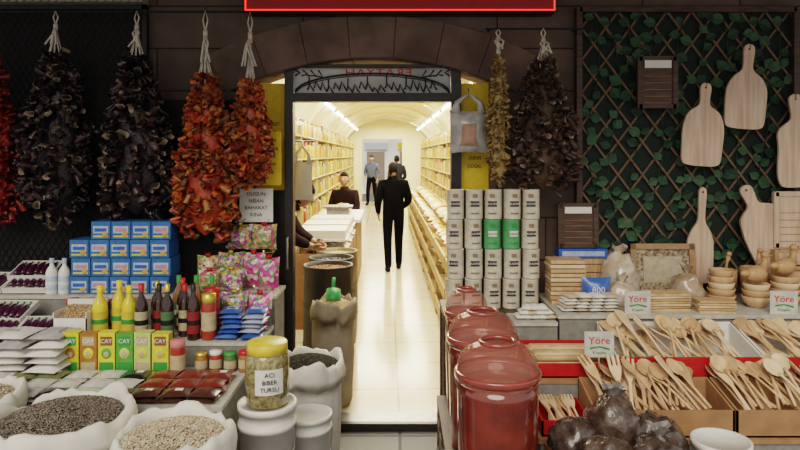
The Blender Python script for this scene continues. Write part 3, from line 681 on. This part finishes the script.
def crate(name,loc,w_,d_,h_,mat,inner=None,back=1.6,fronth=1):
    s=MB(); t=.008
    s.bx(0,w_,0,d_,0,t,mat); s.bx(0,w_,0,t,0,h_*fronth,mat); s.bx(0,w_,d_-t,d_,0,h_*back,inner or mat)
    for x in (0,w_-t): 
        vs=[Vector(p) for p in ((x,0,0),(x,d_,0),(x,d_,h_*back),(x,0,h_*fronth),(x+t,0,0),(x+t,d_,0),(x+t,d_,h_*back),(x+t,0,h_*fronth))]
        s.add((vs,[(0,3,2,1),(4,5,6,7),(3,7,6,2),(0,4,7,3)]),inner or mat,None,False)
    return s
def utray(w_,d_,h_,mat,inner,kinds,n,z0,elev,L=1.0,back=1.5,sp_=.5):
    s=crate('t',None,w_,d_,h_,mat,inner,back)
    s.bx(.01,w_-.01,.01,d_-.01,.008,h_*.45,inner)
    for i in range(n):
        x=.07+(w_-.14)*((i*.618)%1.0 if n>8 else i/n); k=kinds(x/w_)
        X=T((x,.03+R.uniform(0,.05),z0+R.uniform(-.015,.03)))@RZ(.15+R.uniform(-sp_,sp_))@RX(elev+R.uniform(-.2,.2))@RY(R.uniform(-.6,.6))@S(L*1.12,L,L)
        spoon(s,X,R.choice(ws),k)
    return s
s=utray(.62,.26,.12,cardboard,cardboard,lambda u:2 if u<.3 else (0 if R.random()<.88 else 1),34,.09,.5,L=1.0); s.build('utensil_crate',(.86,2.84,.50))
s=utray(.70,.26,.12,cardboard,cardboard,lambda u:0 if R.random()<.88 else 1,38,.09,.5,L=1.0); s.build('utensil_crate',(1.49,2.84,.50))
s=utray(.72,.33,.1,red,paper,lambda u:0 if R.random()<.8 else 1,36,.06,.42,back=1.9,L=1.05); s.build('utensil_crate',(1.06,3.14,.66))
s=utray(.74,.33,.1,red,paper,lambda u:0 if R.random()<.8 else 1,36,.06,.42,back=1.9,L=1.05); s.build('utensil_crate',(1.79,3.14,.66))
s=crate('t',None,.42,.33,.07,red,red,1.3)
for k in range(9): 
    y=.04+.031*k; s.tube([(.03,y,.05),(.05,y,.05),(.055,y,.05),(.36,y,.05),(.365,y,.05),(.395,y,.05)],[.008,.009,.016,.016,.009,.008],ws[k%3],9)
for k in range(7):
    y=.06+.033*k; s.tube([(.03,y,.078),(.05,y,.078),(.055,y,.078),(.36,y,.078),(.365,y,.078),(.395,y,.078)],[.008,.009,.016,.016,.009,.008],ws[(k+1)%3],9)
s.build('rolling_pin_crate',(.63,3.14,.66))
s=crate('t',None,.22,.24,.07,red,red,1.2)
for k in range(12): spoon(s,T((.04+.012*k,.01,.05+.006*(k%3)))@RZ(R.uniform(-.15,.15))@RX(.2)@S(.75,.75,.75),ws[k%3],2)
s.build('utensil_crate',(.63,2.85,.50))
cardp=M('card_stock',(.55,.53,.48),.7)
def card(loc,rz=0,st_=.1,k=.9):
    s=MB(); X=S(k,1,k); s.bx(-.08,.08,-.002,.002,0,.14,cardp,X); s.text('Yöre',.058,redink,X@T((0,-.003,.09))@FR)
    s.tube([(-.05,-.004,.05),(0,-.004,.06),(.055,-.004,.045)],.004,greenink,5,X); s.text('El yapimi',.02,greenink,X@T((0,-.003,.025))@FR)
    s.tube([(0,.003,-st_),(0,.003,.06)],.004,wood2,5)
    return s.build('price_card',loc,rz)
card((.97,3.128,.765),0,.1); card((1.30,3.515,.88),.05,.0); card((2.10,3.515,.88),-.1,.0)
s=MB()
for k in range(3):
    for i in range(5-k): s.add(R.choice(PIL),R.choice([white,paper,M('cream_pack',(.6,.5,.35),.4)]),T((.05+i*.04+k*.02,0,.014+k*.024))@RZ(R.uniform(-.3,.3))@S(.065,.11,.035))
s.build('soap_pack_pile',(.62,3.58,.84))
s=MB()
for k in range(5):
    for i in range(4): s.add(R.choice(PIL),R.choice([white,paper,M('cream_pack',(.6,.5,.35),.4)]),T((i*.075+k*.006,0,.012+k*.018))@RZ(R.uniform(-.2,.2))@S(.08,.13,.026))
s.build('soap_pack_pile',(.93,3.6,.88))
s=MB()
for k in range(10): s.bx(R.uniform(-.006,.006),.20+R.uniform(-.006,.006),0,.16,k*.026,k*.026+.021,ws[k%3])
s.build('wooden_block_stack',(.88,3.74,.88),bevel=.003)
s=MB(); s.bx(-.15,.15,-.05,.06,0,.24,wood); 
for k in range(4): s.bx(-.152,.152,-.052,-.05,.05+k*.05,.054+k*.05,darkwood)
s.build('wooden_chest',(1.11,3.98,.88))
s=MB(); s.bx(-.15,.15,-.05,.05,0,.055,blue); s.bx(-.13,.13,-.052,-.05,.012,.042,bb2); s.build('blue_box',(1.12,3.97,1.12),bevel=.002)
rboard((1.10,3.97,1.178),.23,.27,lean=-.05)
def lumpbag(name,loc,r,mat,sq=.8,seed=0,knot=True,inner=None):
    s=MB(); vs,fs=ell_t(26,18); o=[]
    for v in vs:
        k=1+.20*noise.noise(v*2.0+Vector((seed,0,0)))+.12*noise.noise(v*5+Vector((seed,0,0)))+.06*noise.noise(v*12)
        z=max(v.z*sq*k,-.55*sq); o.append(Vector((v.x*k*r,v.y*k*r,(z+.55*sq)*r)))
    s.add((o,fs),mat)
    if knot:
        zt=r*sq*1.5
        s.lathe([(r*.28,zt-.03),(r*.1,zt),(r*.09,zt+.01),(r*.3,zt+.04),(r*.38,zt+.05)],inner or mat,seg=14,wob=lambda rr,z,a:(rr*(1+.3*math.sin(5*a+seed)),z+.012*math.sin(3*a)))
    return s.build(name,loc)
bagb=M('bread_bag',(.46,.34,.22),.2,coat=.9,bump=.6,scale=22,col2=(.55,.48,.40))
lumpbag('snack_bag',(1.29,3.74,.88+.0),.085,bagb,1.0,4); lumpbag('snack_bag',(1.33,3.9,.88),.12,bagb,1.5,9)
s=MB(); s.add(PIL[0],M('salt_blue',(.05,.14,.45),.3,coat=.4),T((0,0,.085))@RX(pi/2)@S(.17,.17,.09)); s.text('800',.05,paper,T((0,-.048,.1))@FR); s.box((0,-.043,.05),(.1,.004,.03),paper); s.build('salt_bag',(1.13,3.70,.88))
s=MB(); X=RX(-.12); il=M('inlay_cream',(.5,.42,.28),.5,scale=60,col2=(.12,.07,.04)); fbw=M('frame_brown',(.38,.22,.11),.5)
s.bx(-.19,.19,-.005,.01,0,.31,il,X)
for q in ((-.2,-.165,0,.32),(.165,.2,0,.32),(-.2,.2,0,.035),(-.2,.2,.285,.32)): s.bx(q[0],q[1],-.02,.012,q[2],q[3],fbw,X)
s.bx(-.12,.12,-.008,-.005,.08,.24,M('frame_beige',(.5,.42,.3),.5),X)
s.build('picture_frame',(1.63,3.97,.88))
lumpbag('snack_bag',(1.66,3.72,.88),.10,M('herb_bag',(.35,.25,.16),.2,coat=.9,bump=.6,scale=22),1.2,14)
s=MB()
for k in range(7): s.bx(-.12,.12,-.06,.06,k*.014,k*.014+.011,ws[k%3],RZ(.1*(k%2)))
s.build('wooden_coaster_stack',(1.50,3.64,.88))
s=MB()
for k in range(5): s.bx(-.1,.1,-.05,.05,k*.014,k*.014+.011,ws[k%3],RZ(-.1*(k%2)))
s.build('wooden_coaster_stack',(1.75,3.58,.88))
def bowl(s,z,r,h,mat): s.lathe([(.001,z),(r*.5,z),(r*.55,z+.006),(r*.85,z+h*.45),(r,z+h*.95),(r*.97,z+h),(r*.92,z+h*.95),(r*.6,z+h*.3),(.001,z+h*.2)],mat,seg=20)
for x,y,n_,r in ((1.86,3.72,5,.08),(2.04,3.68,3,.08),(2.23,3.72,4,.085),(2.42,3.7,3,.08)):
    s=MB()
    for k in range(n_): bowl(s,k*.036,r*(1-.04*k),.065,ws[k%3])
    s.build('wooden_bowl_stack',(x,y,.88))
tw=M('turned_wood',(.50,.29,.14),.4,scale=10)
def mortar(loc,k=1):
    s=MB()
    s.lathe([(.001,0),(.05*k,0),(.052*k,.01),(.028*k,.03),(.03*k,.045),(.055*k,.08),(.058*k,.14*k),(.05*k,.14*k),(.045*k,.07),(.001,.06)],tw,seg=20)
    s.tube([(0,0,.07),(.02,0,.17*k),(.03,0,.2*k)],[.012,.008,.014],tw,8); s.ell((.033,0,.21*k),(.016,.016,.016),tw)
    return s.build('wooden_mortar',loc)
mortar((1.95,3.87,.88),1.3); mortar((2.13,3.86,.88),1.4); mortar((2.33,3.86,.88),1.3); mortar((2.5,3.85,.88))
def duck(loc,rz):
    s=MB(); m_=tw; s.ell((0,0,.05),(.075,.045,.05),m_,hi=True); s.ell((-.085,0,.06),(.035,.02,.02),m_)
    s.tube([(.05,0,.07),(.07,0,.11),(.068,0,.14)],[.03,.02,.018],m_,10); s.ell((.075,0,.155),(.028,.022,.024),m_); s.ell((.112,0,.15),(.018,.012,.006),M('beak',(.6,.3,.05)))
    s.ell((.085,-.02,.162),(.004,.004,.004),ink); return s.build('wooden_duck',loc,rz)
for q in ((2.04,3.68,.88+.108+.03),(2.23,3.72,.88+.144+.03)): duck(q,.4)
s=MB(); s.shape([paddle(.30,.60,.25,asym=.05),circ(0,-.032,.01)],.009,board,RY(-.45)@RX(pi/2-.0)); s.build('cutting_board',(2.13,3.985,1.56))
s=MB(); s.shape([paddle(.17,.6,.4),circ(0,-.032,.009)],.008,board,RY(.05)@RX(pi/2)); s.build('cutting_board',(1.89,4.01,1.55))
rboard((2.42,3.98,1.18),.2,.34,mat=board,tag=False)
s=MB()
for k in range(3): s.bx(-.13,.13,-.06,.06,k*.1,k*.1+.09,wood); s.bx(-.11,.11,-.062,-.06,k*.1+.02,k*.1+.07,board)
s.build('wooden_box_stack',(2.42,3.98,.88))
s=MB(); s.bx(.63,1.15,2.36,2.8,0,.50,cardboard); s.bx(.62,1.16,2.35,2.37,.42,.52,cardboard); s.build('cardboard_box')
db_=M('date_bag',(.035,.024,.020),.22,coat=.8,bump=1,scale=26,col2=(.09,.065,.054)); db2=M('date_bag_brown',(.05,.030,.022),.22,coat=.8,bump=1,scale=26,col2=(.11,.078,.06))
clr=M('bag_film',(.22,.19,.18),.15,coat=1,bump=.5,scale=30)
for k,(x,y,z,r) in enumerate(((.73,2.68,.5,.105),(.90,2.72,.5,.12),(1.07,2.68,.5,.11),(.80,2.48,.5,.11),(1.0,2.48,.5,.11),(.68,2.45,.5,.07))):
    lumpbag('dried_fruit_bag',(x,y,z),r,(db_,db2)[k%2],1.25 if k==1 else .95,k*3.3,knot=(k in (1,4)),inner=clr)
bucket((1.30,2.60,0),.11,.60)
# ================= PEOPLE =================
skin=M('skin',(.42,.24,.16),.6,var=.05); hair=M('hair_black',(.008,.007,.006),.8,bump=.6,scale=60,spec=.2)
def seg_d(p,a,b):
    ab=b-a; t=max(0,min(1,(p-a).dot(ab)/ab.length_squared)); return (p-(a+ab*t)).length
def person(name,loc,rz,sc,J,jm,tm,sm,headrot=(0,0,0),hairm=hair,bulk=1.0):
    names=['pelvis','spine','chest','neckb','neck','shL','elL','wrL','shR','elR','wrR','hipL','knL','anL','toL','hipR','knR','anR','toR']
    rad=dict(pelvis=(.16*bulk,.12*bulk),spine=(.15*bulk,.115*bulk),chest=(.18*bulk,.125*bulk),neckb=(.105,.085),neck=(.055,.058),sh=(.078*bulk,.078*bulk),el=(.058*bulk,.058*bulk),wr=(.040,.038),hip=(.1,.105),kn=(.07,.073),an=(.054,.056),to=(.04,.035))
    ed=[('pelvis','spine','j'),('spine','chest','j'),('chest','neckb','j'),('neckb','neck','s')]
    for q in 'LR': ed+=[('chest','sh'+q,'j'),('sh'+q,'el'+q,'j'),('el'+q,'wr'+q,'j'),('pelvis','hip'+q,'t'),('hip'+q,'kn'+q,'t'),('kn'+q,'an'+q,'t'),('an'+q,'to'+q,'f')]
    me=bpy.data.meshes.new('sk'); me.from_pydata([J[n] for n in names],[(names.index(a_),names.index(b_)) for a_,b_,_ in ed],[])
    ob=bpy.data.objects.new('sk',me); bpy.context.collection.objects.link(ob)
    ob.modifiers.new('s','SKIN'); sd=ob.modifiers.new('u','SUBSURF'); sd.levels=2; sd.render_levels=2
    if not me.skin_vertices: 
        bpy.context.view_layer.objects.active=ob; ob.select_set(True); bpy.ops.mesh.customdata_skin_add()
    for i,n in enumerate(names):
        k=n if n in rad else n[:-1]; me.skin_vertices[0].data[i].radius=rad[k]; me.skin_vertices[0].data[i].use_root=(i==0)
    dg=bpy.context.evaluated_depsgraph_get(); m2=bpy.data.meshes.new_from_object(ob.evaluated_get(dg))
    vs=[v.co.copy() for v in m2.vertices]; groups={}
    V={n:Vector(J[n]) for n in names}
    for p in m2.polygons:
        c_=p.center; best=min(((seg_d(c_,V[a_],V[b_])/ (1.0 if l!='s' else .9)),l) for a_,b_,l in ed)[1]; groups.setdefault(best,[]).append(tuple(p.vertices))
    bpy.data.objects.remove(ob)
    s=MB()
    s.v.extend(v.to_tuple() for v in vs)
    for l,fs in groups.items():
        mt=dict(j=jm,t=tm,f=sm,s=skin)[l]; s.mats.append(mt) if mt not in s.mats else None
        for f_ in fs: s.f.append(f_); s.mi.append(s.mats.index(mt)); s.sm.append(True)
    H=T(V['neck']+Vector((0,.012,.0)))@RZ(headrot[2])@RX(headrot[0])@T((0,.01,.115))
    o=[]
    for v in ELLH[0]:
        q=v.copy(); tz=q.z
        if tz<0: q.x*=1-.28*(-tz)**1.5; q.y*=(1-.1*(-tz))
        o.append(Vector((q.x*.075,q.y*.094,q.z*.118)))
    s.add((o,ELLH[1]),skin,H)
    hv=[];
    for v in ELLH[0]:
        q=v.copy(); cut=(q.y>.15 and q.z<.42) or (q.z<-.45)
        k=.93 if cut else 1.09; hv.append(Vector((q.x*.075*k,q.y*.094*k-.003,q.z*.118*k)))
    s.add((hv,ELLH[1]),hairm,H)
    s.tube([(0,.09,.02),(0,.108,-.018),(0,.094,-.03)],[.008,.014,.008],skin,8,H)
    for x in (-.03,.03): s.ell((x,.085,.008),(.012,.008,.006),paper,H); s.ell((x,.092,.008),(.005,.003,.005),ink,H); s.tube([(x-.016,.088,.026),(x+.016,.089,.026)],.003,hairm,5,H)
    s.tube([(-.02,.084,-.055),(0,.091,-.055),(.02,.084,-.055)],.005,M('lips',(.4,.14,.12),.5),6,H)
    for x in (-.077,.077): s.ell((x,-.005,-.005),(.01,.02,.03),skin,H)
    s.lathe([(.078,-.03),(.070,.035),(.06,.035),(.06,-.03)],jm,T(V['neckb']*.55+V['neck']*.45),seg=16)
    for q,sg in (('L',-1),('R',1)):
        w_=V['wr'+q]; dr=(w_-V['el'+q]).normalized(); side=Vector((0,1,0)) if abs(dr.y)<.8 else Vector((0,0,1))
        side=(side-dr*side.dot(dr)).normalized(); nn=dr.cross(side)
        B=T(w_)@Matrix(((side.x,nn.x,dr.x,0),(side.y,nn.y,dr.y,0),(side.z,nn.z,dr.z,0),(0,0,0,1)))
        s.ell((0,0,.05),(.04,.016,.055),skin,B); s.tube([(0,0,-.03),(0,0,.03)],[.03,.026],skin,8,B)
        for i,L in enumerate((.07,.08,.075,.058)):
            x=.03-.02*i; s.tube([(x,0,.085),(x,.004*-sg,.085+L*.45),(x*.95,.016*-sg,.085+L*.75),(x*.9,.03*-sg,.085+L*.92)],[.009,.0085,.008,.006],skin,6,B)
        s.tube([(.032,0,.03),(.052,.004*-sg,.055),(.056,.012*-sg,.085)],[.011,.01,.008],skin,6,B)
    for q in 'LR':
        a_=V['an'+q]; t_=V['to'+q]; d_=(t_-a_); d_.z=0; 
        if d_.length>0:
            an=math.atan2(d_.y,d_.x); s.ell((0,0,0),(.13,.046,.03),sm,T(Vector(((a_.x+t_.x)/2,(a_.y+t_.y)/2,min(a_.z,t_.z)-.005)))@RZ(an))
    ob=s.build(name,loc,rz); ob.scale=(sc,)*3; return ob
blk=M('black_jacket',(.004,.004,.005),.95,bump=.3,scale=30,spec=.1); trs=M('dark_trousers',(.005,.005,.007),.95,spec=.1); shoe=M('dark_shoe',(.012,.011,.010),.6,spec=.2)
walk=dict(pelvis=(0,0,.95),spine=(0,.01,1.12),chest=(0,.0,1.33),neckb=(0,.01,1.45),neck=(0,.03,1.51),
 shL=(-.19,0,1.385),elL=(-.26,-.06,1.12),wrL=(-.24,.08,.91),shR=(.19,0,1.385),elR=(.25,.0,1.12),wrR=(.17,.19,1.00),
 hipL=(-.09,0,.90),knL=(-.10,-.02,.50),anL=(-.10,-.16,.09),toL=(-.11,-.03,.035),hipR=(.09,0,.90),knR=(.10,.14,.50),anR=(.10,.12,.09),toR=(.11,.26,.035))
corr.append(person('man_walking',(.02,9.75,0),.10,.94,walk,blk,trs,shoe,(-.12,0,.15),bulk=1.18))
bend=dict(pelvis=(0,-.08,.92),spine=(0,.03,1.07),chest=(0,.2,1.2),neckb=(0,.31,1.26),neck=(0,.37,1.29),
 shL=(-.18,.22,1.26),elL=(-.22,.36,1.02),wrL=(-.15,.52,.94),shR=(.18,.22,1.26),elR=(.24,.36,1.02),wrR=(.14,.52,.94),
 hipL=(-.09,-.06,.88),knL=(-.10,.03,.49),anL=(-.12,-.04,.09),toL=(-.13,.09,.035),hipR=(.09,-.06,.88),knR=(.10,.05,.49),anR=(.11,-.02,.09),toR=(.12,.12,.035))
mar=M('maroon_jacket',(.020,.009,.010),.9,spec=.2); corr.append(person('shopkeeper',(-1.29,5.9,0),-pi/2,1.0,bend,mar,trs,shoe,(-.5,0,0),bulk=1.1))
sit=dict(pelvis=(0,0,.58),spine=(0,.01,.75),chest=(0,.03,.95),neckb=(0,.04,1.08),neck=(0,.05,1.15),
 shL=(-.18,.03,1.03),elL=(-.23,.08,.78),wrL=(-.16,.28,.72),shR=(.18,.03,1.03),elR=(.23,.08,.78),wrR=(.16,.28,.72),
 hipL=(-.09,.05,.56),knL=(-.13,.42,.53),anL=(-.13,.42,.09),toL=(-.14,.54,.035),hipR=(.09,.05,.56),knR=(.13,.42,.53),anR=(.13,.42,.09),toR=(.14,.54,.035))
corr.append(person('seated_customer',(-.80,11.2,0),pi*.9,1.05,sit,M('wine_coat',(.018,.007,.009),.9,spec=.2),trs,shoe,(0,0,.2),bulk=1.1))
s=MB(); s.lathe([(.001,.42),(.17,.42),(.18,.44),(.17,.46),(.001,.46)],darkwood,seg=20)
for k in range(4):
    a_=k*pi/2+.78; s.tube([(.1*math.cos(a_),.1*math.sin(a_),.42),(.17*math.cos(a_),.17*math.sin(a_),0)],.014,darkwood,6)
corr.append(s.build('stool',(-.80,11.25,0)))
grj=M('grey_coat',(.02,.022,.03),.9,spec=.2)
corr.append(person('passerby',(.22,18.5,0),.3,1.0,walk,grj,trs,shoe)); corr.append(person('passerby',(-.60,22.5,0),2.8,1.0,walk,M('blue_grey_coat',(.10,.13,.2),.9,spec=.2),trs,shoe))
bpy.context.view_layer.update()
RT=T((-.18,4.1,0))@RZ(math.radians(1.2))@T((.18,-4.1,0))
for o in corr: o.matrix_world=RT@o.matrix_world
# ================= LIGHT =================
W=bpy.data.worlds.new('w'); bpy.context.scene.world=W; W.use_nodes=True; bgn=W.node_tree.nodes['Background']
bgn.inputs[0].default_value=(1,.96,.91,1); bgn.inputs[1].default_value=.62
sl=bpy.data.lights.new('sun','SUN'); sl.energy=1.7; sl.angle=math.radians(40); sl.color=(1,.92,.80)
so=bpy.data.objects.new('sun',sl); so.rotation_euler=(math.radians(46),math.radians(-16),0); bpy.context.collection.objects.link(so)
for k in range(5):
    al=bpy.data.lights.new('corridor_fill_light','AREA'); al.shape='RECTANGLE'; al.size=1.6; al.size_y=2.5; al.energy=125; al.color=(1,.91,.70)  # area lights without fixtures, added beside the tubes to brighten the corridor
    ao=bpy.data.objects.new('corridor_fill',al); ao.location=(-.05-.02*k*4,6.3+k*3.9,2.85); bpy.context.collection.objects.link(ao)
bpy.context.scene.view_settings.view_transform='Filmic'
bpy.context.scene.view_settings.look='Medium High Contrast'
bpy.context.scene.view_settings.exposure=.3
# ================= CAMERA =================
cam=bpy.data.cameras.new('camera'); cam.sensor_width=36; cam.lens=28.9; cam.shift_y=-.0875; cam.clip_end=100
co=bpy.data.objects.new('camera',cam); co.location=(0,0,1.75); co.rotation_euler=(pi/2,0,0); bpy.context.collection.objects.link(co)
bpy.context.scene.camera=co
